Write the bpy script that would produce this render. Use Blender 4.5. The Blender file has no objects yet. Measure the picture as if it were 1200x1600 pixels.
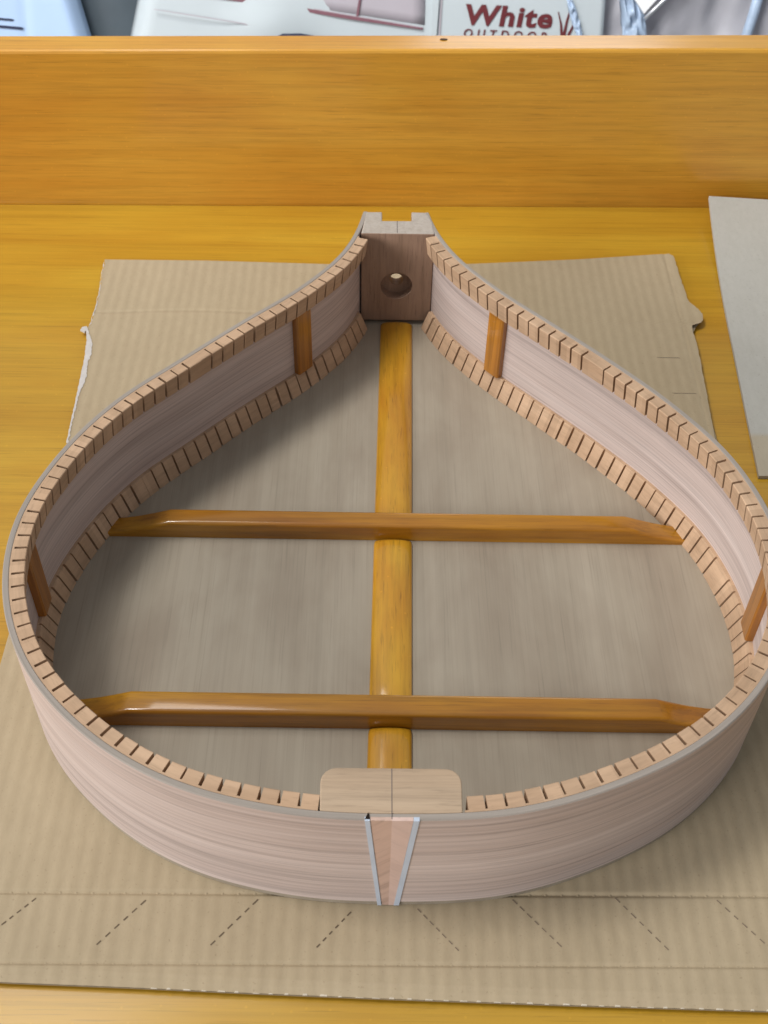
import bpy, bmesh, math, random
from mathutils import Vector, Matrix
random.seed(7)
S = 0.001                                   # everything below is written in millimetres
scene = bpy.context.scene
COL = scene.collection
CURVE = [[20.22, 371.48], [18.43, 363.49], [16.53, 355.52], [14.86, 347.52], [13.78, 339.49], [13.34, 331.36], [13.35, 323.16], [13.87, 314.99], [14.94, 306.96], [16.58, 299.02], [18.75, 291.15], [21.45, 283.45], [24.68, 276.02], [28.53, 268.91], [32.99, 262.06], [37.81, 255.41], [42.79, 248.91], [47.96, 242.6], [53.41, 236.5], [58.97, 230.48], [64.47, 224.42], [69.92, 218.33], [75.4, 212.25], [80.82, 206.14], [86.12, 199.92], [91.34, 193.61], [96.5, 187.23], [101.48, 180.74], [106.15, 174.11], [110.56, 167.38], [114.77, 160.57], [118.59, 153.54], [121.86, 146.17], [124.6, 138.32], [126.88, 130.09], [128.61, 121.72], [129.68, 113.46], [130.09, 105.3], [129.88, 97.12], [129.04, 89.05], [127.53, 81.19], [125.33, 73.49], [122.46, 65.91], [118.96, 58.6], [114.87, 51.72], [110.09, 45.26], [104.65, 39.14], [98.72, 33.44], [92.46, 28.24], [85.82, 23.57], [78.74, 19.38], [71.39, 15.62], [63.96, 12.23], [56.45, 9.17], [48.8, 6.48], [41.0, 4.21], [33.06, 2.43], [24.95, 1.2], [16.67, 0.48], [8.31, 0.13], [-0.02, -0.0], [-8.35, 0.02], [-16.71, 0.28], [-25.03, 0.88], [-33.25, 1.92], [-41.44, 3.4], [-49.6, 5.28], [-57.57, 7.61], [-65.18, 10.45], [-72.41, 13.8], [-79.34, 17.65], [-85.97, 21.99], [-92.32, 26.82], [-98.49, 32.19], [-104.46, 38.08], [-109.97, 44.39], [-114.81, 50.99], [-118.94, 57.93], [-122.47, 65.25], [-125.39, 72.82], [-127.65, 80.51], [-129.28, 88.34], [-130.28, 96.37], [-130.61, 104.48], [-130.23, 112.59], [-129.02, 120.78], [-127.04, 129.06], [-124.5, 137.22], [-121.63, 145.06], [-118.45, 152.51], [-114.84, 159.7], [-110.84, 166.65], [-106.48, 173.39], [-101.62, 179.88], [-96.3, 186.1], [-90.77, 192.2], [-85.29, 198.33], [-79.91, 204.5], [-74.49, 210.65], [-69.04, 216.77], [-63.55, 222.85], [-57.9, 228.81], [-52.14, 234.68], [-46.5, 240.63], [-41.21, 246.84], [-36.22, 253.3], [-31.43, 259.95], [-27.08, 266.84], [-23.37, 274.01], [-20.39, 281.55], [-18.01, 289.41], [-16.16, 297.44], [-14.74, 305.5], [-13.75, 313.6], [-13.21, 321.8], [-13.15, 330.02], [-13.56, 338.17], [-14.64, 346.23], [-16.31, 354.24], [-18.21, 362.23], [-20.0, 370.23]]
CUT_S = 66.3
WORLD, EXPO = 0.36, 0.0
H = 52.18            # height of the open rim above the cardboard
PI = math.pi

# ---------------------------------------------------------------- helpers
def link(name, verts, faces, mat=None, parent=None, uvs=None, smooth=False, mats=None, fmat=None):
    me = bpy.data.meshes.new(name)
    me.from_pydata([(v[0]*S, v[1]*S, v[2]*S) for v in verts], [], faces)
    if uvs:
        lay = me.uv_layers.new(name='UVMap')
        k = 0
        for fi, f in enumerate(faces):
            for j in range(len(f)):
                lay.data[k].uv = (uvs[fi][j][0]*S, uvs[fi][j][1]*S); k += 1
    for m in (mats or [mat]):
        me.materials.append(m)
    if fmat:
        for p, i in zip(me.polygons, fmat): p.material_index = i
    if smooth:
        for p in me.polygons: p.use_smooth = True
    me.update()
    o = bpy.data.objects.new(name, me)
    COL.objects.link(o)
    if parent is not None: o.parent = parent
    return o

def thing(name, label, cat, group=None):
    o = bpy.data.objects.new(name, None); COL.objects.link(o)
    o.empty_display_size = 0.02
    o['label'] = label; o['category'] = cat
    if group: o['group'] = group
    return o

def tag(o, label, cat, group=None):
    o['label'] = label; o['category'] = cat
    if group: o['group'] = group
    return o

def fix(o, bevel=None, seg=2, angle=35):
    """outward normals, then an optional real bevel"""
    bm = bmesh.new(); bm.from_mesh(o.data)
    bmesh.ops.recalc_face_normals(bm, faces=bm.faces)
    if bevel:
        es = [e for e in bm.edges if len(e.link_faces) == 2 and e.calc_face_angle(0) > math.radians(angle)]
        bmesh.ops.bevel(bm, geom=es, offset=bevel*S, segments=seg, profile=0.5, affect='EDGES', clamp_overlap=True)
    bm.to_mesh(o.data); bm.free(); o.data.update()
    return o

def prism(name, poly, z0, z1, mat, parent=None, bevel=None, seg=2):
    n = len(poly)
    v = [(p[0], p[1], z0) for p in poly] + [(p[0], p[1], z1) for p in poly]
    f = [tuple(range(n-1, -1, -1)), tuple(range(n, 2*n))]
    f += [(i, (i+1) % n, n+(i+1) % n, n+i) for i in range(n)]
    return fix(link(name, v, f, mat, parent), bevel, seg)

def boxes(name, lst, mat, parent=None, bevel=None):
    v, f = [], []
    for (x0, x1, y0, y1, z0, z1) in lst:
        b = len(v)
        v += [(x0,y0,z0),(x1,y0,z0),(x1,y1,z0),(x0,y1,z0),(x0,y0,z1),(x1,y0,z1),(x1,y1,z1),(x0,y1,z1)]
        f += [(b,b+3,b+2,b+1),(b+4,b+5,b+6,b+7),(b,b+1,b+5,b+4),(b+1,b+2,b+6,b+5),(b+2,b+3,b+7,b+6),(b+3,b,b+4,b+7)]
    return fix(link(name, v, f, mat, parent), bevel)

def tube(name, pts, rad, mat, parent=None, n=12):
    v, f = [], []
    for i, p in enumerate(pts):
        a = Vector(pts[max(0, i-1)]); b = Vector(pts[min(len(pts)-1, i+1)])
        t = (b-a).normalized(); up = Vector((0,0,1)) if abs(t.z) < .9 else Vector((1,0,0))
        s = t.cross(up).normalized(); w = s.cross(t)
        r = rad[i] if isinstance(rad, (list, tuple)) else rad
        for k in range(n):
            q = Vector(p) + s*math.cos(2*PI*k/n)*r + w*math.sin(2*PI*k/n)*r
            v.append(tuple(q))
    m = len(pts)
    for i in range(m-1):
        for k in range(n):
            f.append((i*n+k, i*n+(k+1)%n, (i+1)*n+(k+1)%n, (i+1)*n+k))
    f += [tuple(range(n-1,-1,-1)), tuple(range((m-1)*n, m*n))]
    return fix(link(name, v, f, mat, parent, smooth=True))

# ---------------------------------------------------------------- materials
def new_mat(name):
    m = bpy.data.materials.new(name); m.use_nodes = True
    nt = m.node_tree; nt.nodes.clear()
    out = nt.nodes.new('ShaderNodeOutputMaterial')
    b = nt.nodes.new('ShaderNodeBsdfPrincipled')
    nt.links.new(b.outputs[0], out.inputs[0])
    return m, nt, b

def noise(nt, vec, scale=1.0, detail=4, rough=.55, dist=0.0):
    n = nt.nodes.new('ShaderNodeTexNoise')
    n.inputs['Scale'].default_value = scale; n.inputs['Detail'].default_value = detail
    n.inputs['Roughness'].default_value = rough; n.inputs['Distortion'].default_value = dist
    nt.links.new(vec, n.inputs['Vector'])
    return n.outputs['Fac']

def mapping(nt, src, scale, rot=(0,0,0), loc=(0,0,0)):
    m = nt.nodes.new('ShaderNodeMapping')
    m.inputs['Scale'].default_value = scale; m.inputs['Rotation'].default_value = rot; m.inputs['Location'].default_value = loc
    nt.links.new(src, m.inputs['Vector'])
    return m.outputs[0]

def ramp(nt, fac, stops):
    r = nt.nodes.new('ShaderNodeValToRGB')
    e = r.color_ramp.elements
    while len(e) < len(stops): e.new(0.5)
    for i, (p, c) in enumerate(stops):
        e[i].position = p; e[i].color = (c[0], c[1], c[2], 1)
    nt.links.new(fac, r.inputs[0])
    return r.outputs[0]

def mix(nt, a, b, fac, mode='MIX'):
    m = nt.nodes.new('ShaderNodeMix'); m.data_type = 'RGBA'; m.blend_type = mode
    for sock, val in ((m.inputs[6], a), (m.inputs[7], b)):
        if isinstance(val, tuple): sock.default_value = (val[0], val[1], val[2], 1)
        else: nt.links.new(val, sock)
    if isinstance(fac, (int, float)): m.inputs[0].default_value = fac
    else: nt.links.new(fac, m.inputs[0])
    return m.outputs[2]

def bump(nt, b, h, strength, dist):
    n = nt.nodes.new('ShaderNodeBump')
    n.inputs['Strength'].default_value = strength; n.inputs['Distance'].default_value = dist
    nt.links.new(h, n.inputs['Height']); nt.links.new(n.outputs[0], b.inputs['Normal'])

def wood(name, light, dark, axis=0, coord='Object', across=260, along=7, blotch=14, line=.5, blot=.5,
         rough=.6, coat=0.0, coat_rough=.12, bmp=.15, pores=.3, spec=.3, rot=(0,0,0), tint=None, specks=0, block=0, ripple=0, thin=0):
    """Grain that runs along one axis of the board: broad bands, fine lines, pores and cloudy patches."""
    m, nt, b = new_mat(name)
    tc = nt.nodes.new('ShaderNodeTexCoord')
    src = tc.outputs['UV' if coord == 'UV' else 'Object']
    if rot != (0,0,0): src = mapping(nt, src, (1,1,1), rot)
    def sc(al, ac): return tuple(al if i == axis else ac for i in range(3))
    band = noise(nt, mapping(nt, src, sc(along, across*.35)), 1, 3, .5, .4)
    fine = noise(nt, mapping(nt, src, sc(along*2.2, across*1.6), loc=(3.1,7.7,1.3)), 1, 5, .65)
    pore = noise(nt, mapping(nt, src, sc(along*9, across*5), loc=(9.1,2.7,4.3)), 1, 2, .6)
    cloud = noise(nt, mapping(nt, src, sc(blotch*.6, blotch*1.4)), 1, 4, .6, .3)
    mid = tuple((x+y)/2 for x, y in zip(light, dark))
    c = ramp(nt, band, [(.3, dark), (.52, mid), (.7, light)])
    fl = ramp(nt, fine, [(.33, (1-line,)*3), (.55, (1,)*3), (.75, (1+line*.12,)*3)])
    c = mix(nt, c, fl, 1.0, 'MULTIPLY')
    pl = ramp(nt, pore, [(.28, (1-pores,)*3), (.42, (1,)*3)])
    c = mix(nt, c, pl, 1.0, 'MULTIPLY')
    t = tint or (1-blot*.75, 1-blot*.8, 1-blot*.85)
    cl = ramp(nt, cloud, [(.25, t), (.6, (1,1,1)), (.8, (1+blot*.12,)*3)])
    c = mix(nt, c, cl, 1.0, 'MULTIPLY')
    if thin:                              # crisp annual lines
        tl = noise(nt, mapping(nt, src, sc(along*.55, across*1.05), loc=(1.7,5.1,2.9)), 1, 1, .4, .15)
        c = mix(nt, c, ramp(nt, tl, [(.40, (1,1,1)), (.455, (1-thin,)*3), (.50, (1,1,1)), (.60, (1,1,1)), (.64, (1-thin*.6,)*3), (.68, (1,1,1))]), 1.0, 'MULTIPLY')
    if specks:                            # dust nibs in the finish
        vo = nt.nodes.new('ShaderNodeTexVoronoi'); vo.inputs['Scale'].default_value = 220
        nt.links.new(src, vo.inputs['Vector'])
        c = mix(nt, c, ramp(nt, vo.outputs['Distance'], [(.06, (1+specks,)*3), (.13, (1,1,1))]), 1.0, 'MULTIPLY')
    if block:                             # every kerfed block has its own tone
        sx = nt.nodes.new('ShaderNodeSeparateXYZ'); nt.links.new(src, sx.inputs[0])
        dv = nt.nodes.new('ShaderNodeMath'); dv.operation = 'DIVIDE'; dv.inputs[1].default_value = .0058; nt.links.new(sx.outputs[0], dv.inputs[0])
        flo = nt.nodes.new('ShaderNodeMath'); flo.operation = 'FLOOR'; nt.links.new(dv.outputs[0], flo.inputs[0])
        wn = nt.nodes.new('ShaderNodeTexWhiteNoise'); wn.noise_dimensions = '1D'; nt.links.new(flo.outputs[0], wn.inputs['W'])
        c = mix(nt, c, ramp(nt, wn.outputs['Value'], [(0, (1-block, 1-block*1.1, 1-block*1.2)), (1, (1+block*.6,)*3)]), 1.0, 'MULTIPLY')
    nt.links.new(c, b.inputs['Base Color'])
    b.inputs['Roughness'].default_value = rough
    b.inputs['Specular IOR Level'].default_value = spec
    if ripple:
        rp = noise(nt, mapping(nt, src, sc(9, 45)), 1, 2, .5)
        bn = nt.nodes.new('ShaderNodeBump'); bn.inputs['Strength'].default_value = ripple; bn.inputs['Distance'].default_value = .002
        nt.links.new(rp, bn.inputs['Height']); nt.links.new(bn.outputs[0], b.inputs['Coat Normal'])
        nt.links.new(ramp(nt, cloud, [(.3, (coat_rough*.7,)*3), (.7, (coat_rough*1.6,)*3)]), b.inputs['Coat Roughness'])
    if coat:
        b.inputs['Coat Weight'].default_value = coat
        if not ripple: b.inputs['Coat Roughness'].default_value = coat_rough
    if bmp: bump(nt, b, fine, bmp, .0004)
    return m

def plain(name, col, rough=.5, spec=.3, metal=0, var=.12, scale=60, coat=0, bmp=0):
    m, nt, b = new_mat(name)
    tc = nt.nodes.new('ShaderNodeTexCoord')
    n = noise(nt, mapping(nt, tc.outputs['Object'], (scale,)*3), 1, 5, .6)
    lo = tuple(x*(1-var) for x in col); hi = tuple(min(1, x*(1+var)) for x in col)
    nt.links.new(ramp(nt, n, [(.3, lo), (.7, hi)]), b.inputs['Base Color'])
    b.inputs['Roughness'].default_value = rough; b.inputs['Specular IOR Level'].default_value = spec
    b.inputs['Metallic'].default_value = metal
    if coat: b.inputs['Coat Weight'].default_value = coat
    if bmp: bump(nt, b, n, bmp, .001)
    return m

M = {}
M['side'] = wood('sanded_side_veneer', (.635,.53,.485), (.53,.425,.38), 0, 'UV', across=420, along=3.5, line=.16, blot=.14, pores=.22, rough=.6, bmp=.2, thin=.22)
M['edge'] = wood('sanded_side_edge', (.375,.325,.28), (.30,.26,.22), 0, 'UV', across=500, along=6, line=.15, blot=.14, pores=.1, rough=.6, bmp=.1)
M['back'] = wood('walnut_back_veneer', (.39,.335,.258), (.345,.293,.222), 1, 'Object', across=330, along=3, blotch=20, line=.06, blot=.30, pores=.12, rough=.6, bmp=.1, thin=.045, tint=(.76,.72,.70))
M['lining'] = wood('cedar_lining', (.565,.385,.25), (.485,.32,.20), 0, 'UV', across=320, along=25, line=.16, blot=.12, pores=.12, rough=.75, bmp=.1, spec=.2, block=.10)
M['block'] = wood('mahogany_block', (.40,.26,.185), (.31,.195,.13), 2, 'Object', across=300, along=14, line=.2, blot=.2, pores=.22, rough=.5, bmp=.1)
M['end'] = wood('pale_block_top', (.47,.41,.35), (.41,.35,.29), 0, 'Object', across=500, along=300, line=.12, blot=.14, pores=.15, rough=.5, bmp=.1)
M['tail'] = wood('tail_block_wood', (.51,.38,.26), (.45,.325,.215), 0, 'Object', across=420, along=12, blotch=30, line=.15, blot=.18, pores=.22, rough=.65, bmp=.12, thin=.08)
M['wedge_a'] = wood('wedge_wood_brown', (.62,.44,.355), (.54,.365,.285), 0, 'Object', across=200, along=14, line=.12, blot=.1, pores=.12, rough=.55, bmp=.08, rot=(0,math.radians(45),0), thin=.14)
M['wedge_b'] = wood('wedge_wood_pink', (.70,.52,.45), (.64,.46,.39), 0, 'Object', across=200, along=14, line=.08, blot=.1, pores=.1, rough=.55, bmp=.08, rot=(0,math.radians(-45),0))
M['brace'] = wood('varnished_brace', (.54,.262,.010), (.34,.128,.004), 0, 'Object', across=260, along=8, line=.28, blot=.45, pores=.2, rough=.4, coat=1, coat_rough=.10, bmp=.12, thin=.12, ripple=.12, tint=(.72,.58,.45))
M['strip'] = wood('varnished_strip', (.62,.34,.022), (.50,.235,.011), 1, 'Object', across=260, along=10, blotch=30, line=.22, blot=.42, pores=.3, rough=.4, coat=1, coat_rough=.12, bmp=.15, ripple=.15, specks=.18, tint=(.85,.66,.5))
M['sbrace'] = wood('varnished_side_brace', (.50,.20,.020), (.35,.12,.009), 2, 'Object', across=260, along=10, line=.28, blot=.35, pores=.2, rough=.4, coat=.8, coat_rough=.15, bmp=.12, thin=.15)
M['bench'] = wood('honey_varnished_pine', (.51,.30,.023), (.455,.25,.016), 0, 'Object', across=300, along=4.5, blotch=9, line=.13, blot=.28, pores=.20, rough=.42, coat=.7, coat_rough=.17, bmp=.12, thin=.05, specks=.12, ripple=.10, tint=(.88,.74,.58))
M['board'] = wood('amber_varnished_pine', (.64,.33,.038), (.575,.275,.026), 0, 'Object', across=300, along=4.5, blotch=9, line=.15, blot=.28, pores=.20, rough=.42, coat=.7, coat_rough=.17, bmp=.12, thin=.08, specks=.12, ripple=.10, tint=(.86,.72,.56))
M['binding'] = plain('pale_binding', (.50,.565,.66), .35, .4, var=.1, scale=90)
M['dark'] = plain('dark_gap', (.02,.014,.01), .9, .1)
M['pencil'] = plain('pencil_graphite', (.13,.11,.10), .7, .2)
M['torn'] = plain('torn_white_paper', (.51,.48,.45), .9, .1, var=.08, scale=200)
M['flute'] = plain('lit_flute_paper', (.56,.50,.40), .9, .1)  # pale tone stands for light caught by the flute tips
M['slit'] = plain('cut_slit', (.14,.105,.07), .9, .1)
M['slit2'] = plain('lit_slit_and_scuff', (.20,.155,.11), .9, .1)  # light catching the right-hand slits put into colour; scuff marks share it
M['white_machine'] = plain('white_machine_paint', (.48,.525,.54), .6, .3, var=.06, scale=6)
M['lilac_panel'] = plain('lilac_grey_panel', (.42,.38,.41), .4, .4, var=.08, scale=7)
M['maroon'] = plain('maroon_paint', (.13,.022,.026), .5, .3)
M['maroon2'] = plain('maroon_stripe', (.20,.09,.11), .5, .3)
M['blue_housing'] = plain('pale_blue_plastic', (.42,.56,.78), .4, .4, var=.05, scale=6)
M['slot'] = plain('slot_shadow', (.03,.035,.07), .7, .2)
M['drum'] = plain('dark_grey_plastic', (.07,.09,.105), .45, .4, var=.25, scale=9)
M['grey_tarp'] = plain('grey_plastic_sheet', (.44,.43,.46), .5, .3, var=.18, scale=7, bmp=.15)
M['film'] = plain('blue_plastic_film', (.40,.50,.64), .35, .4, var=.25, scale=35, bmp=.2)
M['bright'] = plain('bright_white_card', (.9,.9,.9), .6, .3, var=.02)
M['metal'] = plain('bright_metal', (.7,.72,.74), .3, .5, metal=.8)
M['floor'] = plain('garage_concrete', (.28,.27,.26), .85, .2, var=.2, scale=5)

def card_mat(name, col, dark, flute=True):
    m, nt, b = new_mat(name)
    tc = nt.nodes.new('ShaderNodeTexCoord'); src = tc.outputs['Object']
    fib = noise(nt, mapping(nt, src, (420, 160, 420)), 1, 4, .7)
    cl = noise(nt, mapping(nt, src, (9, 7, 9)), 1, 4, .6)
    sp = noise(nt, mapping(nt, src, (900,)*3), 1, 2, .6)
    c = ramp(nt, cl, [(.3, dark), (.7, col)])
    c = mix(nt, c, ramp(nt, fib, [(.3, (.95,.945,.94)), (.65, (1.02,1.02,1.02))]), 1.0, 'MULTIPLY')
    c = mix(nt, c, ramp(nt, sp, [(.26, (.82,.8,.78)), (.36, (1,1,1))]), 1.0, 'MULTIPLY')
    if flute:
        wv = nt.nodes.new('ShaderNodeTexWave'); wv.wave_type = 'BANDS'; wv.bands_direction = 'X'
        wv.inputs['Scale'].default_value = 62.8; wv.inputs['Distortion'].default_value = .5; wv.inputs['Detail'].default_value = 1; wv.inputs['Detail Scale'].default_value = .15
        nt.links.new(src, wv.inputs['Vector']); st = wv.outputs['Fac']
        c = mix(nt, c, ramp(nt, st, [(.1, (.955,.95,.94)), (.9, (1.02,1.02,1.02))]), 1.0, 'MULTIPLY')
    nt.links.new(c, b.inputs['Base Color'])
    b.inputs['Roughness'].default_value = .8; b.inputs['Specular IOR Level'].default_value = .2
    dn = noise(nt, mapping(nt, src, (38, 26, 38)), 1, 3, .55)
    b1 = nt.nodes.new('ShaderNodeBump'); b1.inputs['Strength'].default_value = .35; b1.inputs['Distance'].default_value = .0022
    nt.links.new(dn, b1.inputs['Height'])
    b2 = nt.nodes.new('ShaderNodeBump'); b2.inputs['Strength'].default_value = .14; b2.inputs['Distance'].default_value = .0003
    nt.links.new(fib, b2.inputs['Height']); nt.links.new(b1.outputs[0], b2.inputs['Normal']); nt.links.new(b2.outputs[0], b.inputs['Normal'])
    return m
M['card'] = card_mat('brown_cardboard', (.425,.342,.226), (.37,.293,.188))
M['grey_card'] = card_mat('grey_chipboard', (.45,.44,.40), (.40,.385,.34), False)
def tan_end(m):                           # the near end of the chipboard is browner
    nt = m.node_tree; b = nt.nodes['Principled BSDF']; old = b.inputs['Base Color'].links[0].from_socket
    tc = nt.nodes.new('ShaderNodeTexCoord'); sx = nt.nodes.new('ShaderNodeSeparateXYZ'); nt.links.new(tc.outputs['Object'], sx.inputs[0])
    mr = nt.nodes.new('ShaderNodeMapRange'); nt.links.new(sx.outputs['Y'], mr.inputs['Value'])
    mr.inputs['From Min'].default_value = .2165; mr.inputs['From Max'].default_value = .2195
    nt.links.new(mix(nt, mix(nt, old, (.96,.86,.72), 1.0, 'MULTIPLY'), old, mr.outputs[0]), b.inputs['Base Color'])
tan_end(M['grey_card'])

# ---------------------------------------------------------------- the teardrop outline
def resample(pts, step):
    d = [0]
    for a, b in zip(pts, pts[1:]): d.append(d[-1] + math.hypot(b[0]-a[0], b[1]-a[1]))
    n = max(2, int(d[-1]/step)+1); out = []; k = 0
    for i in range(n):
        t = d[-1]*i/(n-1)
        while k < len(d)-2 and d[k+1] < t: k += 1
        q = (t-d[k])/max(1e-9, d[k+1]-d[k])
        out.append((pts[k][0]*(1-q)+pts[k+1][0]*q, pts[k][1]*(1-q)+pts[k+1][1]*q))
    return out

NECK_Y = 306.0
OUT = []
def cut(pts):
    out = []
    for a, b in zip(pts, pts[1:]):
        if (a[1] > NECK_Y) != (b[1] > NECK_Y):
            q = (NECK_Y-a[1])/(b[1]-a[1]); c = (a[0]+(b[0]-a[0])*q, NECK_Y)
            if a[1] > NECK_Y: out += [c]
            else: out += [a, c]
        elif a[1] <= NECK_Y: out.append(a)
    if pts[-1][1] <= NECK_Y: out.append(pts[-1])
    return out
OUT = resample(cut(CURVE), 1.5)
for _ in range(6):                      # fair the traced line a little
    OUT = [OUT[0]] + [((a[0]+2*b[0]+c[0])/4, (a[1]+2*b[1]+c[1])/4) for a, b, c in zip(OUT, OUT[1:], OUT[2:])] + [OUT[-1]]
OUT = resample(OUT, 1.2)
NO = len(OUT)
ARC = [0]
for a, b in zip(OUT, OUT[1:]): ARC.append(ARC[-1]+math.hypot(b[0]-a[0], b[1]-a[1]))
NRM = []
for i in range(NO):
    a, b = OUT[max(0, i-2)], OUT[min(NO-1, i+2)]
    t = (b[0]-a[0], b[1]-a[1]); l = math.hypot(*t)
    NRM.append((t[1]/l, -t[0]/l))
mid_i = min(range(NO), key=lambda i: OUT[i][1])
if NRM[mid_i][1] < 0: NRM = [(-x, -y) for x, y in NRM]
def at(s, off=0.0):
    s = max(0, min(ARC[-1]-1e-6, s)); lo, hi = 0, NO-1
    while hi-lo > 1:
        m = (lo+hi)//2
        if ARC[m] <= s: lo = m
        else: hi = m
    q = (s-ARC[lo])/(ARC[lo+1]-ARC[lo])
    f = lambda A, k: A[lo][k]*(1-q)+A[lo+1][k]*q
    return (f(OUT,0)+f(NRM,0)*off, f(OUT,1)+f(NRM,1)*off)
def s_at_x(x, lo, hi):                   # arc position near the tail where the outline has this x
    best = min((s for s in [lo+(hi-lo)*k/2000 for k in range(2001)]), key=lambda s: abs(at(s)[0]-x)); return best
S_TAIL0, S_TAIL1 = ARC[mid_i]-60, ARC[mid_i]+60

def sweep_data(s0, s1, prof, v, f, uv, step=1.5):
    """prof: closed polygon of (offset from outline, z)"""
    n = max(1, int(math.ceil((s1-s0)/step))); k = len(prof); b = len(v)
    per = [0]
    for i in range(k):
        p, q = prof[i], prof[(i+1) % k]; per.append(per[-1]+math.hypot(p[0]-q[0], p[1]-q[1]))
    for i in range(n+1):
        s = s0+(s1-s0)*i/n
        for (o, z) in prof:
            x, y = at(s, o); v.append((x, y, z))
    for i in range(n):
        u0, u1 = s0+(s1-s0)*i/n, s0+(s1-s0)*(i+1)/n
        for j in range(k):
            j2 = (j+1) % k
            f.append((b+i*k+j, b+i*k+j2, b+(i+1)*k+j2, b+(i+1)*k+j))
            w0, w1 = per[j], per[j+1]
            uv.append([(u0,w0),(u0,w1),(u1,w1),(u1,w0)])
    for i in (0, n):
        f.append(tuple(b+i*k+j for j in (range(k-1,-1,-1) if i else range(k))))
        uv.append([(prof[j][0], prof[j][1]) for j in (range(k-1,-1,-1) if i else range(k))])

def soft(o, ang=24):
    for p in o.data.polygons: p.use_smooth = True
    o.data.set_sharp_from_angle(angle=math.radians(ang)); return o

def fix_uvsafe(o):
    bm = bmesh.new(); bm.from_mesh(o.data); bmesh.ops.recalc_face_normals(bm, faces=bm.faces)
    bm.to_mesh(o.data); bm.free(); o.data.update(); return soft(o)

SIDE_T, LIN_T, BACK_T = 2.1, 5.0, 2.4
body = thing('stringed_instrument_body',
             'unfinished open teardrop wooden instrument body with kerfed linings and amber braces, on brown cardboard', 'instrument body')

# back plate: one board the size of the outline
bp_poly = [at(ARC[-1]*i/400, .25) for i in range(401)]
prism('back_plate', bp_poly, 0.0, BACK_T, M['back'], body)

# tail wedge limits on the outline (arc grows from the right of the neck round the tail to the left)
sR, sL = s_at_x(3.2, S_TAIL0, S_TAIL1), s_at_x(-8.2, S_TAIL0, S_TAIL1)
s_mid = s_at_x(-2.5, S_TAIL0, S_TAIL1)
e = .35
side_prof = [(0, BACK_T), (0, H-e), (e, H), (SIDE_T-.2, H), (SIDE_T, H-.2), (SIDE_T, BACK_T)]
for (a, b) in ((0, s_mid), (s_mid, ARC[-1])):
    v, f, uv = [], [], []; sweep_data(a, b, side_prof, v, f, uv)
    o = fix_uvsafe(link('side_panel', v, f, None, body, uv, mats=[M['side'], M['edge']], fmat=[1 if (i < len(f)-2 and i % 6 in (1,2,3)) else 0 for i in range(len(f))]))

# kerfed linings: a thin web with a block between every two saw cuts
PITCH, KERF, WEB = 5.8, .95, .70
def lining(s0, s1, upper, skips=()):
    o0 = SIDE_T+.02; o1 = SIDE_T+WEB; oi = SIDE_T+LIN_T
    if upper: z0, z1 = H-8.8, H-.12
    else:     z0, z1 = BACK_T+.02, BACK_T+8.6
    v, f, uv = [], [], []
    web = [(o0, z0), (o0, z1), (o1, z1), (o1, z0)]
    sweep_data(s0, s1, web, v, f, uv)
    n = int((s1-s0)/PITCH); pitch = (s1-s0)/n; k = 0
    sk = [int((q-s0)/pitch) for q in skips]
    for i in range(n):
        a = s0+i*pitch; b = a+pitch-KERF*random.uniform(.70, 1.15)
        if i in sk: b = a+pitch
        j = random.uniform(-.10, .10); dz = random.uniform(-.06, .06)
        if upper: pr = [(o1-.02, z0), (o1-.02, z1+dz*.5), (oi+j-.25, z1+dz*.5), (oi+j, z1-.25), (oi-1.2+j, z0)]
        else:     pr = [(o1-.02, z0), (o1-.02, z1+dz), (oi-3.3+j-.25, z1+dz), (oi-3.2+j, z1-.35), (oi+j, z0+.5), (oi+j, z0)]
        sweep_data(a, b, pr, v, f, uv, step=3)
    return fix_uvsafe(link('kerfed_lining', v, f, M['lining'], body, uv))
s_n0 = next(s for s in [k*.25 for k in range(400)] if at(s, SIDE_T)[1] < 287.0)
s_n1 = ARC[-1]-next(s for s in [k*.25 for k in range(400)] if at(ARC[-1]-s, SIDE_T)[1] < 286.0)
s_t0, s_t1 = s_at_x(17.9, S_TAIL0, S_TAIL1), s_at_x(-23.2, S_TAIL0, S_TAIL1)
OFFS = CUT_S
lining(s_n0, s_t0, True, [190.5-OFFS]); lining(s_t1, s_n1, True, [784.9-OFFS])
lining(s_n0, s_t0, False, [277.6-OFFS]); lining(s_t1, s_n1, False, [749.5-OFFS])

# upright amber side braces between the two linings
for sc_, w in ((136-OFFS, 9.0), (309-OFFS, 9.5), (680-OFFS, 9.5), (848-OFFS, 9.0)):
    v, f, uv = [], [], []
    t0, t1 = SIDE_T+.01, SIDE_T+2.9
    z0, z1 = BACK_T+8.8, H-8.9
    n = 8; pr = []
    ring = [(-w/2, t0), (-w/2, t1-.6), (-w/2+.6, t1), (w/2-.6, t1), (w/2, t1-.6), (w/2, t0)]
    for z in (z0, z1):
        for (ds, o_) in ring:
            x, y = at(sc_+ds, o_); v.append((x, y, z))
    k = len(ring)
    f = [tuple(range(k-1,-1,-1)), tuple(range(k, 2*k))] + [(i, (i+1)%k, k+(i+1)%k, k+i) for i in range(k)]
    fix(link('side_brace', v, f, M['sbrace'], body))

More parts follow.
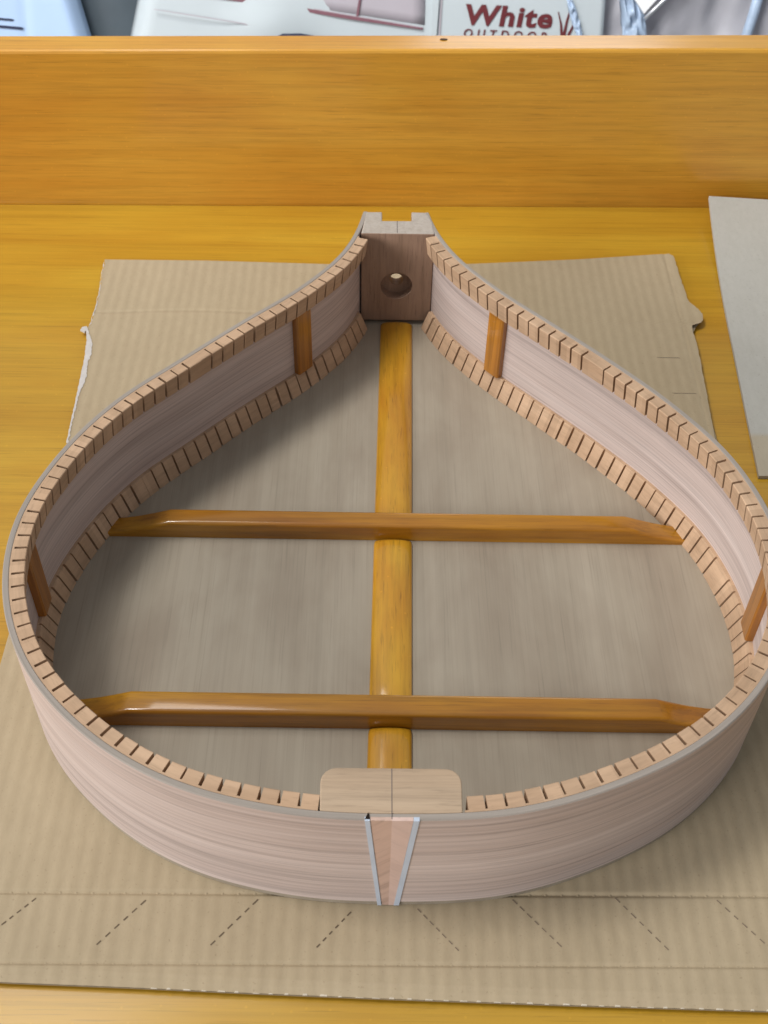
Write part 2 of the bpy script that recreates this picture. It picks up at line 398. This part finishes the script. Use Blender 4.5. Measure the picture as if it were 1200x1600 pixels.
# neck block with its mortise and the bolt hole
nb = [(-15.4,288),(17.3,288),(16.6,297.5),(14.1,305.6),(7.2,305.8),(7.2,298.5),(-6.1,298.3),(-6.1,305.6),(-13.3,305.4),(-14.2,297.5)]
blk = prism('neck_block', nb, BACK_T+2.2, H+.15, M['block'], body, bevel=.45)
def cyl(r, y0, y1, cx, cz, n=40):
    v = [(cx+r*math.cos(2*PI*i/n), y, cz+r*math.sin(2*PI*i/n)) for y in (y0, y1) for i in range(n)]
    f = [tuple(range(n)), tuple(range(2*n-1, n-1, -1))] + [(i, n+i, n+(i+1)%n, (i+1)%n) for i in range(n)]
    return fix(link('cutter', v, f, M['block']))
for (r, y0, y1) in ((7.4, 280, 293.2), (3.15, 285, 302)):
    c_ = cyl(r, y0, y1, .9, 24.3)
    md = blk.modifiers.new('hole', 'BOOLEAN'); md.operation = 'DIFFERENCE'; md.object = c_; md.solver = 'EXACT'
    dg = bpy.context.evaluated_depsgraph_get()
    me = bpy.data.meshes.new_from_object(blk.evaluated_get(dg))
    blk.modifiers.clear(); blk.data = me
    bpy.data.objects.remove(c_)
blk.data.materials.append(M['end'])  # paler, greyer colour for the top faces of the block
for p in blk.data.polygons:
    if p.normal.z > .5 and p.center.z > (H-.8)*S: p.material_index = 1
# tail block following the inside of the side
s_a, s_b = s_at_x(17.2, S_TAIL0, S_TAIL1), s_at_x(-22.6, S_TAIL0, S_TAIL1)
edge = [at(s_a+(s_b-s_a)*i/24, SIDE_T+.01) for i in range(25)]
yi = 16.4; ch = 4.6
corner = lambda cx, cy, a0, a1: [(cx+ch*math.cos(math.radians(a0+(a1-a0)*i/6)), cy+ch*math.sin(math.radians(a0+(a1-a0)*i/6))) for i in range(7)]
tb = edge + corner(-22.6+ch, yi-ch, 180, 90) + corner(17.2-ch, yi-ch, 90, 0)
prism('tail_block', tb, BACK_T+.02, H+.05, M['tail'], body, bevel=.3)

# wedge inlaid in the tail, its two halves, and the pale binding strips on its edges
def patch(name, top, bot, t, mat, nx=6, nz=8, z0=0.35, z1=H+.02, parent=None):
    """a thin plate lying on the outer face of the side between two slanted edges"""
    v, f = [], []
    for lay in (0, 1):
        for j in range(nz+1):
            q = j/nz; z = z0+(z1-z0)*q
            a = bot[0]+(top[0]-bot[0])*q; b = bot[1]+(top[1]-bot[1])*q
            for i in range(nx+1):
                x = a+(b-a)*i/nx
                px, py = at(s_at_x_fast(x), 0)
                v.append((x, py-t if lay == 0 else py+1.0, z))
    k = (nx+1)*(nz+1); w = nx+1
    for j in range(nz):
        for i in range(nx):
            p = j*w+i
            f.append((p, p+1, p+w+1, p+w)); f.append((k+p, k+p+w, k+p+w+1, k+p+1))
    for i in range(nx):
        f.append((i, k+i, k+i+1, i+1)); p = nz*w+i; f.append((p, p+1, k+p+1, k+p))
    for j in range(nz):
        p = j*w; f.append((p, p+w, k+p+w, k+p)); p = j*w+nx; f.append((p, k+p, k+p+w, p+w))
    return fix(link(name, v, f, mat, parent))
_tab = [(at(S_TAIL0+i*.5)[0], S_TAIL0+i*.5) for i in range(241)]
def s_at_x_fast(x):
    return min(_tab, key=lambda r: abs(r[0]-x))[1]
wedge = patch('tail_wedge', (-8.4,-2.5), (-4.5,-2.5), .10, M['wedge_a'], parent=body)
patch('wedge_half', (-2.5,3.4), (-2.5,-.9), .14, M['wedge_b'], parent=wedge)
patch('binding_strip', (-10.0,-8.6), (-5.9,-4.7), .26, M['binding'], nx=2, parent=body)
patch('binding_strip', (3.5,5.1), (-.9,.7), .26, M['binding'], nx=2, parent=body)
# dark gap beside the block at the head of the wedge
prism('corner_gap', [(-10.0,.3),(-8.5,.3),(-8.7,1.8),(-9.1,2.3)], H-1, H+.09, M['dark'], body)
# pencilled centre lines
boxes('pencil_line', [(-2.62,-2.38,.4,16.2,H-.3,H+.075)], M['pencil'], body)
boxes('pencil_line', [(.55,.85,288.6,298.2,H-.3,H+.175)], M['pencil'], body)

# centre strip glued over the joint, in three cushion-edged lengths
def strip(y0, y1):
    def cx(y): return 1.4-(286-y)*(3.5/238)
    prof = [(-7.5,0),(-7.5,.6),(-7.1,1.2),(-6.3,1.75),(-5.0,2.25),(-3,2.65),(0,2.85),(3,2.65),(5.0,2.25),(6.3,1.75),(7.1,1.2),(7.5,.6),(7.5,0)]
    v, f = [], []; k = len(prof)
    ys = [y0, y0+.25, y0+.7, y0+1.5, y0+2.6] + [y0+2.6+(y1-y0-5.2)*i/12 for i in range(1,12)] + [y1-2.6, y1-1.5, y1-.7, y1-.25, y1]
    for y in ys:
        d = min(y-y0, y1-y); hs = .35+.65*math.sqrt(max(0, 1-(1-min(1, d/2.6))**2)); ws = .95+.05*min(1, d/2.0)
        for (x, z) in prof: v.append((cx(y)+x*ws, y, BACK_T+z*hs))
    for i in range(len(ys)-1):
        for j in range(k): f.append((i*k+j, i*k+(j+1)%k, (i+1)*k+(j+1)%k, (i+1)*k+j))
    f += [tuple(range(k)), tuple(range(len(v)-1, len(v)-1-k, -1))]
    o = fix(link('centre_strip', v, f, M['strip'], body))
    for p in o.data.polygons: p.use_smooth = len(p.vertices) == 4
strip(157.4, 287.5); strip(71.2, 148.1); strip(16.9, 61.5)

# two cross braces, tapered with a chisel cut at both ends
def cross(yl, yr, xl, xr, kl, kr, w, h):
    """yl, yr: front line of the brace at its two ends; kl, kr: where the taper starts"""
    v, f = [], []
    def sec(x):
        y = yl+(yr-yl)*(x-xl)/(xr-xl)
        hh = h
        if x < kl: hh = 2.0+(h-2.0)*((x-xl)/(kl-xl))**1.3
        if x > kr: hh = 2.0+(h-2.0)*((xr-x)/(xr-kr))**1.3
        r = min(1.5, hh*.4)
        pts = [(0,0), (0,hh-r)] + [(r-r*math.cos(a), hh-r+r*math.sin(a)) for a in (.26,.52,.78,1.04,1.3)] + [(r, hh), (w-r, hh)] + \
              [(w-r+r*math.sin(a), hh-r+r*math.cos(a)) for a in (.26,.52,.78,1.04,1.3)] + [(w, hh-r), (w, 0)]
        return [(x, y+p, BACK_T-.05+q) for p, q in pts]
    xs = [xl+(kl-xl)*i/4 for i in range(5)] + [kl+(kr-kl)*i/20 for i in range(1,20)] + [kr+(xr-kr)*i/4 for i in range(5)]
    for x in xs: v += sec(x)
    k = len(sec(xl))
    for i in range(len(xs)-1):
        for j in range(k): f.append((i*k+j, i*k+(j+1)%k, (i+1)*k+(j+1)%k, (i+1)*k+j))
    f += [tuple(range(k)), tuple(range(len(v)-1, len(v)-1-k, -1))]
    o = soft(fix(link('cross_brace', v, f, M['brace'], body)))
    return o
cross(149.3, 148.4, -112.5, 114.5, -88, 90.5, 8.2, 8.2)
cross(62.3, 61.2, -113.5, 113.0, -90.5, 89, 9.0, 8.4)

# ---------------------------------------------------------------- brown corrugated sheet
card = thing('cardboard_sheet', 'brown corrugated cardboard sheet with torn white left edge, lying flat under the instrument body', 'cardboard')
XL = [(-40,-143.0),(0,-141.5),(99,-141.6),(206,-139.8),(235,-141),(262,-142.2),(275,-143.5),(285,-145.6),(288,-144.2),(293,-144.1),(311,-144.1),(330,-145.6),(360,-147)]
XR = [(-40,141),(100,138),(176,138.5),(211,139.5),(245,141.8),(278,144),(290,143.6),(294,144.6),(296,149.5),(301,151.3),(307,149.5),(313,145.8),(329,145.4),(352,145.1),(365,145)]
YF = [(-150,-21.5),(-116,-24),(-78,-25.2),(-41,-26.6),(-4,-27.8),(52,-29.3),(107,-30.5),(150,-31.2)]
YB = [(-150,341.4),(-92,341.8),(-27,340.1),(10,340.5),(40,342.3),(94,347.7),(141,354.1),(145,350.5),(150,350)]
def lerp(T, t):
    for a, b in zip(T, T[1:]):
        if t <= b[0]: return a[1]+(b[1]-a[1])*max(0, (t-a[0])/(b[0]-a[0]))
    return T[-1][1]
rj = random.Random(3)
jag = [rj.uniform(-1,1) for _ in range(400)]
FL = 5.0
def sheet(z, wavy, nu=450, nv=190, inset=0.0):
    v, f = [], []
    T = [j/nv for j in range(nv+1)]
    if wavy:                              # finer rows where the board is creased
        for lo, hi in ((-23,-13),(-1,9),(294,303)):
            T += [(lo+27+.3*k)/368 for k in range(int((hi-lo)/.3))]
        T = sorted(set(round(t,6) for t in T)); nv = len(T)-1
    for j in range(nv+1):
        for i in range(nu+1):
            xn = -143+286*i/nu
            t = T[j]
            y = lerp(YF, xn)+inset+(lerp(YB, xn)-lerp(YF, xn)-2*inset)*t
            xl, xr = lerp(XL, y), lerp(XR, y)
            if y > 200:
                q = min(1, (y-200)/60); xl += jag[int(y*1.1) % 400]*.35*q; xr += jag[int(y*1.1+77) % 400]*.25*q
            x = xl+inset+(xr-xl-2*inset)*i/nu
            zz = z
            if wavy:
                zz += .03*math.cos(2*PI*x/FL)
                zz -= 1.25*math.exp(-((y-lerp(YF, xn))/1.7)**2)
                for yc, dp, wd in ((3.6+.004*x, .55, .65), (-18.4+.003*x, .50, .55)):
                    zz -= dp*math.exp(-((y-yc)/wd)**2)
                zz -= .25*math.exp(-((x-(137.0+(y-176)*.02))/.9)**2)*(1 if y > 170 else 0)
                if y > 255: zz -= .25*math.exp(-((y-298.5-1.5*math.sin(x*.05))/1.2)**2)*(1 if x < -60 else 0)
            v.append((x, y, zz))
    w = nu+1
    for j in range(nv):
        for i in range(nu):
            p = j*w+i; f.append((p, p+1, p+w+1, p+w))
    return v, f
v, f = sheet(-.05, True)
v2, f2 = sheet(-2.35, False, 60, 60)
b = len(v); v += v2; f += [tuple(b+i for i in reversed(q)) for q in f2]
# the flutes between the two liners
b = len(v); xs = [-140.5+281*i/640 for i in range(641)]
for x in xs:
    z = -1.2+.8*math.sin(2*PI*x/FL)
    v.append((x, lerp(YF, x)+.25, -1.75+.35*math.sin(2*PI*x/FL))); v.append((x, lerp(YF, x)+4, z)); v.append((x, lerp(YB, x)-.6, z))
for i in range(640): f += [(b+3*i, b+3*i+3, b+3*i+4, b+3*i+1), (b+3*i+1, b+3*i+4, b+3*i+5, b+3*i+2)]
o = link('corrugated_board', v, f, M['card'], card)
md = o.modifiers.new('liner', 'SOLIDIFY'); md.thickness = .28*S; md.offset = -1

# white paper exposed along the torn left edge
def ribbon(name, pts, mat, parent, t=.10):
    """pts: (x_left, x_right, y, z) rows"""
    v, f = [], []
    for (a, c, y, z) in pts: v += [(a, y, z), (c, y, z), (a, y, z-t), (c, y, z-t)]
    for i in range(len(pts)-1):
        p = 4*i; q = p+4
        f += [(p,p+1,q+1,q), (p+2,q+2,q+3,p+3), (p,q,q+2,p+2), (p+1,p+3,q+3,q+1)]
    f += [(0,2,3,1), (4*len(pts)-4, 4*len(pts)-3, 4*len(pts)-1, 4*len(pts)-2)]
    return fix(link(name, v, f, mat, parent))
rows = []
for i in range(70):
    y = 205+80*i/69
    q = (y-205)/80
    wdt = .8 + 2.2*math.exp(-((y-268)/11)**2) + 1.8*math.exp(-((y-248)/8)**2) + rj.uniform(-.35,.35)
    xl = lerp(XL, y)-.3+rj.uniform(-.15,.15)
    rows.append((xl, xl+wdt, y, .14))
ribbon('torn_paper', rows, M['torn'], card)
rows = []
for i in range(40):
    y = 287+52*i/39; xl = lerp(XL, y)-.5+rj.uniform(-.3,.3)
    rows.append((xl+.15, xl+.5+rj.uniform(-.25,.35), y, .06))
ribbon('torn_paper', rows, M['torn'], card)
prism('torn_scrap', [(-148.6,284.2),(-146.2,282.6),(-145.2,285.0),(-146.0,287.2),(-148.0,286.6)], -1.5, -.7, M['torn'], card)
# crushed flute tips along the front cut, the light on them put into colour
fl_v, fl_f = [], []
x = -72.0
while x < 137:
    y0 = lerp(YF, x)-.12; q = len(fl_v); ln = rj.uniform(1.2, 2.6); zt = rj.uniform(-1.28,-1.12)
    for (dx, dy, z) in ((0,0,-1.42),(ln,0,-1.42),(ln-.2,0,zt),(.2,0,zt),(0,.5,-1.42),(ln,.5,-1.42),(ln-.2,.5,zt),(.2,.5,zt)): fl_v.append((x+dx, lerp(YF, x+dx)-.12+dy, z))
    fl_f += [(q,q+1,q+2,q+3),(q+4,q+7,q+6,q+5),(q,q+4,q+5,q+1),(q+3,q+2,q+6,q+7),(q,q+3,q+7,q+4),(q+1,q+5,q+6,q+2)]
    x += FL*rj.uniform(.92, 1.08)
fix(link('flute_edge', fl_v, fl_f, M['flute'], card))
# slanting rows of slits along the front flap
def slits(x0, y0, x1, y1, n, mat, wd):
    v, f = [], []
    L = math.hypot(x1-x0, y1-y0); tx, ty = (x1-x0)/L, (y1-y0)/L
    for i in range(n):
        c = (i+.5)/n*L; h = L/n*.29*rj.uniform(.8,1.1)
        b = len(v)
        for (a, w) in ((-h,-wd),(h,-wd),(h,wd),(-h,wd)):
            v.append((x0+tx*(c+a)-ty*w, y0+ty*(c+a)+tx*w, .04))
        for k in range(4): q = v[b+k]; v.append((q[0], q[1], -.3))
        f += [(b,b+1,b+2,b+3)] + [(b+k, b+4+k, b+4+(k+1)%4, b+(k+1)%4) for k in range(4)]
    return fix(link('slit_row', v, f, mat, card))
for a in ((-119.6,-7.7,-110.2,1.6,5),(-90.2,-13.8,-76.5,1.4,6),(-56.2,-13.6,-42.2,1.9,6),(-24.4,-13.9,-13.6,-1.9,6)):
    slits(*a, M['slit'], .22)
for a in ((6,-.7,18.9,-14.5,7),(35.4,2.5,49.8,-13,7),(67.2,3.5,82,-13.9,7),(98.6,3.1,113.5,-14,7)):
    slits(*a, M['slit2'], .17)
# scratches near the right edge
ribbon('scuff_mark', [(123.0,133.5,268.6,.06),(124.5,134.0,268.2,.06)], M['slit2'], card, .1)
ribbon('scuff_mark', [(126.0,136.5,243.2,.06),(127.0,137.0,242.9,.06)], M['slit2'], card, .1)

# ---------------------------------------------------------------- grey chipboard at the right
TABLE_Z = -3.75
def gz(y): return TABLE_Z+1.9+(9.2*max(0, (y-300)/98)**2 if y > 300 else 0)
v, f = [], []; NY, NX = 40, 12
for lay in (0, 1):
    for j in range(NY+1):
        y0 = 192.2+(398.2-192.2)*j/NY
        for i in range(NX+1):
            xl = 154.6+(y0-192)*.0785
            x = xl+(420-xl)*(i/NX)**1.5
            y = y0-(x-xl)*(.035*(j/NY))
            v.append((x, y, gz(y0)-(x-xl)*.03*(max(0,y0-300)/98)**2-(1.7 if lay else 0)))
w = NX+1; k = w*(NY+1)
for j in range(NY):
    for i in range(NX):
        p = j*w+i; f += [(p,p+1,p+w+1,p+w), (k+p,k+p+w,k+p+w+1,k+p+1)]
for i in range(NX):
    p = NY*w+i; f += [(i,k+i,k+i+1,i+1), (p,p+1,k+p+1,k+p)]
for j in range(NY):
    p = j*w; f.append((p,p+w,k+p+w,k+p)); p += NX; f.append((p,k+p,k+p+w,p+w))
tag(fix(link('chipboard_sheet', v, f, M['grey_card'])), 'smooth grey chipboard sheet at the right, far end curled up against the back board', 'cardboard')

# ---------------------------------------------------------------- bench with its upright back board
bench = thing('workbench', 'honey varnished pine workbench with an upright back board, under both cardboard sheets', 'workbench')
BA = math.radians(1.12)
def rotb(p):                              # the bench stands a degree askew to the instrument
    x, y = p[0], p[1]-403
    return (x*math.cos(BA)-y*math.sin(BA), 403+x*math.sin(BA)+y*math.cos(BA), p[2])
def bench_box(name, x0, x1, y0, y1, z0, z1, mat, bev):
    o = boxes(name, [(x0,x1,y0,y1,z0,z1)], mat, bench, bev)
    return o
parts = [bench_box('tabletop', -620, 620, -260, 403.0, TABLE_Z-28, TABLE_Z, M['bench'], 2.0),
         bench_box('back_board', -620, 620, 403.15, 421.0, TABLE_Z-28, 82.8, M['board'], 1.6)]
for o in parts:
    for vv in o.data.vertices:
        q = rotb((vv.co.x/S, vv.co.y/S, vv.co.z/S))
        zz = q[2]+(q[0]*.0095 if q[2] > 60 else 0)
        vv.co = (q[0]*S, q[1]*S, zz*S)

# ---------------------------------------------------------------- what stands beyond the bench
fl = boxes('floor', [(-3000,3000,-2500,4000,-870,-850)], M['floor']); fl['kind'] = 'structure'

def grid_panel(name, fn, nu, nv, mat, parent=None, thick=4):
    v, f = [], []
    for j in range(nv+1):
        for i in range(nu+1): v.append(fn(i/nu, j/nv))
    for j in range(nv):
        for i in range(nu):
            p = j*(nu+1)+i; f.append((p, p+1, p+nu+2, p+nu+1))
    o = link(name, v, f, mat, parent, smooth=True)
    m = o.modifiers.new('thickness', 'SOLIDIFY'); m.thickness = thick*S; m.offset = -1
    return o
TILT = math.radians(27)                   # machine's side leans back
P0 = Vector((0, 1050, -190))
AX = Vector((1, 0, -.085)).normalized()   # runs slightly downhill to the right
UP = Vector((0, math.sin(TILT), math.cos(TILT)))
AN = AX.cross(UP).normalized()            # points to the viewer
if AN.y > 0: AN = -AN
def mp(a, b, n=0): return tuple(P0 + AX*a + UP*b + AN*n)

mach = thing('machine_hood', 'white machine hood with maroon stripe and dark red lettering, standing behind the bench', 'machine')
def hood(u, v_):
    a = -262+492*u; b = -330+560*v_
    edge = max(0, 1-u/.045); a2 = a-10*((b+30)/60)*0 + max(0, -(b-10))*-.10*(1-u)
    n = -26*edge**2
    n += 9*math.exp(-((a+118)/38)**2-((b+10)/26)**2)
    return mp(a2 + (b*.16)*(1-u), b, n)
grid_panel('hood_shell', hood, 90, 60, M['white_machine'], mach)
def band(name, pts, wd, n0, mat, th=2.0):
    v, f = [], []
    for i, (a, b) in enumerate(pts):
        p = pts[max(0,i-1)]; q = pts[min(len(pts)-1,i+1)]
        L = math.hypot(q[0]-p[0], q[1]-p[1]); nx, ny = -(q[1]-p[1])/L, (q[0]-p[0])/L
        w_ = wd[i] if isinstance(wd, list) else wd
        for (s_, n) in ((-1,n0),(1,n0),(1,n0+th),(-1,n0+th)): v.append(mp(a+nx*w_*s_/2, b+ny*w_*s_/2, n))
    k = 4
    for i in range(len(pts)-1):
        for j in range(4): f.append((i*k+j, i*k+(j+1)%4, (i+1)*k+(j+1)%4, (i+1)*k+j))
    f += [(0,1,2,3), tuple(range(len(v)-1, len(v)-5, -1))]
    return fix(link(name, v, f, mat, mach))
band('hood_stripe', [(-230,16.5),(-153,11.3),(-96,8.6),(-30,4.6),(38,1.2)], [4.5,4.2,3.8,3.2,1.6], .4, M['maroon2'])
band('stripe_edge_line', [(-230,20.5),(-153,14.3),(-96,11.0),(-30,6.6),(38,2.4)], 1.6, .4, M['lilac_panel'], 1.2)  # thin lilac line running above the stripe
def lil(u, v_):
    a = -232+272*u; return mp(a, (18-11.6*(a+153)/190*.82-3.2)*(1-v_)+v_*120, .5)
grid_panel('upper_panel', lil, 20, 12, M['lilac_panel'], mach, 1.0)
band('panel_seam', [(-31,7),(-28,26),(-24,60)], 2.4, 1.6, M['maroon2'], .6)
band('panel_rib', [(49,-14),(50,0),(51,31),(54,80)], [5.5,5.5,6.5,7], .3, M['white_machine'], 3)
band('panel_seam', [(55.5,-8),(56,2),(57,31),(60,80)], 1.8, .3, M['lilac_panel'], .8)
band('crease', [(-241,-6.2),(-200,-8.4),(-160,-10.6),(-147,-11.6),(-142.5,-14.2)], [.8,1.1,1.2,1.2,.6], 5.2, M['lilac_panel'], .8)
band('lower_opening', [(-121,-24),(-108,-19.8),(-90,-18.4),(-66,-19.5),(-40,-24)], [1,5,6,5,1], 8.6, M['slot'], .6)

def lettering(name, txt, a, b, size, ang, bold, shear, space, mat, sx=1.0):
    cu = bpy.data.curves.new(name, 'FONT'); cu.body = txt; cu.size = size*S; cu.shear = shear
    cu.offset = bold*S; cu.extrude = .25*S; cu.space_character = space; cu.resolution_u = 6
    tmp = bpy.data.objects.new(name, cu); COL.objects.link(tmp)
    dg = bpy.context.evaluated_depsgraph_get(); me = bpy.data.meshes.new_from_object(tmp.evaluated_get(dg))
    bpy.data.objects.remove(tmp); bpy.data.curves.remove(cu)
    ca, sa = math.cos(ang), math.sin(ang)
    for v_ in me.vertices:
        x, y, z = v_.co.x/S*sx, v_.co.y/S, v_.co.z/S
        q = mp(a+x*ca-y*sa, b+x*sa+y*ca, .8+z); v_.co = (q[0]*S, q[1]*S, q[2]*S)
    me.materials.clear(); me.materials.append(mat); me.name = name
    o = bpy.data.objects.new(name, me); COL.objects.link(o); o.parent = mach
    return o
lettering('lettering', 'White', 81.0, 10.2, 27.0, math.radians(3.0), .85, .18, 1.10, M['maroon'], 1.24)
lettering('lettering', 'OUTDOOR', 80.6, -2.6, 11.6, math.radians(3.0), .16, .18, 1.72, M['maroon'], 1.06)
def blade(pts, w0, w1):
    band('grass_emblem', pts, [w0+(w1-w0)*i/(len(pts)-1) for i in range(len(pts))], .6, M['maroon'], .5)
blade([(185.5,0),(185.5,10),(184.0,20),(180.5,31)], 4.0, .9)
blade([(188.0,0),(188.5,12),(190.5,24),(193.5,36)], 3.6, 1.2)
blade([(191.0,0),(193.0,10),(197.0,19),(202.0,26)], 3.4, 1.0)

# pale blue housing at the left with two slots
hs = thing('blue_housing', 'pale blue plastic housing with two dark slots, at the far left behind the bench', 'machine')
def hb(u, v_):
    b = -330+560*v_; ar = -318.5-(b+4)*.26
    a = -620+(ar+620)*u; e_ = max(0, 1-(1-u)/.05)
    return mp(a, b, 12-22*e_**2+3*math.exp(-((a+372)/3)**2)*(-.5))
grid_panel('housing_shell', hb, 80, 30, M['blue_housing'], hs)
for (a0, a1, b_, w_) in ((-430,-383.5,-30.2,2.0),(-430,-374.5,-37.4,2.6)):
    o = band('vent_slot', [(a0,b_-.5),(a1-2,b_),(a1,b_)], [w_,w_,w_*.4], 12.2, M['slot'], .8); o.parent = hs

# dark rounded form between the two pale housings
dr = []
def drum(u, v_):
    a = -395+210*u; b = -330+560*v_
    return mp(a, b, -95+70*math.sqrt(max(0, 1-((u-.5)*2)**2)))
tag(grid_panel('dark_drum', drum, 40, 12, M['drum']), 'dark grey rounded drum between the pale blue housing and the white hood', 'drum')

# grey plastic sheeting at the right, with blue film and a bright card
rt = random.Random(11)
hgt = [[rt.uniform(-1,1) for _ in range(26)] for _ in range(26)]
def crumple(u, v_, n=14):
    x, y = u*n, v_*n; i, j = int(x), int(y); fx, fy = x-i, y-j
    fx = fx*fx*(3-2*fx); fy = fy*fy*(3-2*fy)
    g = lambda p, q: hgt[p % 26][q % 26]
    return (g(i,j)*(1-fx)+g(i+1,j)*fx)*(1-fy)+(g(i,j+1)*(1-fx)+g(i+1,j+1)*fx)*fy
def tarp(u, v_):
    b = -330+560*v_; a = 214+330*u+max(0,(b-15))*.45*(1-u)
    return mp(a, b, -14+7*crumple(u, v_, 12)+3*crumple(u, v_, 24)+9*u)
tag(grid_panel('grey_sheeting', tarp, 70, 70, M['grey_tarp']), 'crumpled grey plastic sheeting to the right of the white hood', 'sheeting')
def film(u, v_):
    b = -60+140*v_; w_ = 14-.10*(b-15); c0 = 263-.20*(b-15)+ (0.006*(b-15)**2 if b > 15 else 0)*-.2
    a = c0+(u-.5)*2*w_
    return mp(a, b, 4+5*crumple(u*.5, v_*1.0, 16)+8*math.sqrt(max(0,1-(2*u-1)**2)))
tag(grid_panel('blue_film', film, 24, 60, M['film'], None, 1.0), 'crumpled blue plastic film hanging under the bright white card', 'plastic film')
def wisp(u, v_):
    b = 4+40*v_; a = 207-(b-4)*.40+(u-.5)*(5+4*math.sin(v_*3))
    return mp(a, b, 2.5+2.5*crumple(u*.4, v_, 14)+2*math.sin(PI*u))
tag(grid_panel('film_scrap', wisp, 10, 40, M['film'], None, .6), 'pale wisp of plastic film beside the grass emblem on the white hood', 'plastic film')
def plate(name, pts, n0, n1, mat):
    v = [mp(a, b, n0) for a, b in pts]+[mp(a, b, n1) for a, b in pts]; n = len(pts)
    f = [tuple(range(n)), tuple(range(2*n-1,n-1,-1))]+[(i, n+i, n+(i+1)%n, (i+1)%n) for i in range(n)]
    return fix(link(name, v, f, mat))
tag(plate('white_card', [(268,36.5),(256,50),(250,90),(318,90),(281,52.5)], 14, 17, M['bright']), 'bright white pointed card above the blue film', 'card')
tag(tube('metal_rod', [mp(268.5,31.5,18), mp(289.5,53.2,18), mp(325,90,18)], 2.1, M['metal']), 'shiny slanting metal rod along the edge of the bright white card', 'rod')
tag(tube('blue_tube', [mp(379,-60,2), mp(383.5,26,2), mp(389,50,2), mp(398,100,2)], 5.5, M['film']), 'upright pale blue tube against the grey sheeting at the far right', 'tube')

# a small dark knot on the top of the back board
kn = plain('wood_knot', (.06,.03,.015), .5, .3)
kt = fix(link('board_knot', [(26.5+ -1,0,0)]*0 or [(p[0],p[1],p[2]) for p in [(24+1.9*math.cos(a),415+.8*math.sin(a),83.02+.0095*24+zz) for zz in (0,.25) for a in [2*PI*k/16 for k in range(16)]]],
    [tuple(range(15,-1,-1)), tuple(range(16,32))]+[(k,(k+1)%16,16+(k+1)%16,16+k) for k in range(16)], kn, bench))
# ---------------------------------------------------------------- light
w = bpy.data.worlds.new('World'); scene.world = w; w.use_nodes = True
bg = w.node_tree.nodes['Background'] if 'Background' in w.node_tree.nodes else w.node_tree.nodes.new('ShaderNodeBackground')
bg.inputs[0].default_value = (.86, .92, 1.0, 1); bg.inputs[1].default_value = WORLD
def area(name, loc, target, sx, sy, power, col, spread=180):
    l = bpy.data.lights.new(name, 'AREA'); l.shape = 'RECTANGLE'; l.size = sx*S; l.size_y = sy*S; l.energy = power; l.color = col; l.spread = math.radians(spread)
    o = bpy.data.objects.new(name, l); COL.objects.link(o); o.location = Vector(loc)*S
    o.rotation_euler = (Vector(target)-Vector(loc)).to_track_quat('-Z', 'Y').to_euler()
    return o
area('window_light', (-2980,-1850,1250), (0,130,30), 1950, 1200, 114, (1.0,.985,.985))
area('skylight', (-1600,270,2990), (0,130,0), 720, 720, 49, (1.0,.98,.95))
area('ceiling_light', (-520,520,1500), (-60,200,0), 900, 300, 6, (1.0,.97,.92))
area('far_window', (330,2300,1050), (0,300,50), 520, 420, 2.8, (.95,.97,1.0))
area('hood_fill_light', (-500,300,1100), (0,1050,-150), 500, 400, 1.5, (.93,.97,1.0), 60)  # added lamp that brightens the machines behind the bench
# ---------------------------------------------------------------- camera
F_PX = 1817.41
PITCH_C, YAW, ROLL = .8095891746, .0149391168, .0231703487
cp, sp = math.cos(PITCH_C), math.sin(PITCH_C)
fwd = Vector((math.sin(YAW)*cp, math.cos(YAW)*cp, -sp)); rgt = Vector((math.cos(YAW), -math.sin(YAW), 0)); upv = rgt.cross(fwd)
r2 = rgt*math.cos(ROLL)+upv*math.sin(ROLL); u2 = upv*math.cos(ROLL)-rgt*math.sin(ROLL)
cd = bpy.data.cameras.new('camera'); cam = bpy.data.objects.new('camera', cd); COL.objects.link(cam)
mw = Matrix(((r2.x,u2.x,-fwd.x,-9.027*S),(r2.y,u2.y,-fwd.y,-158.875*S),(r2.z,u2.z,-fwd.z,341.637*S),(0,0,0,1)))
cam.matrix_world = mw
cd.sensor_fit = 'VERTICAL'; cd.sensor_height = 36; cd.sensor_width = 27; cd.lens = 36*F_PX/1600
cd.dof.use_dof = True; cd.dof.focus_distance = .43; cd.dof.aperture_fstop = 38
cd.clip_start = .01; cd.clip_end = 50
scene.camera = cam
vs = scene.view_settings
vs.view_transform = 'Standard'; vs.look = 'None'; vs.exposure = EXPO; vs.gamma = 1; vs.use_curve_mapping = False
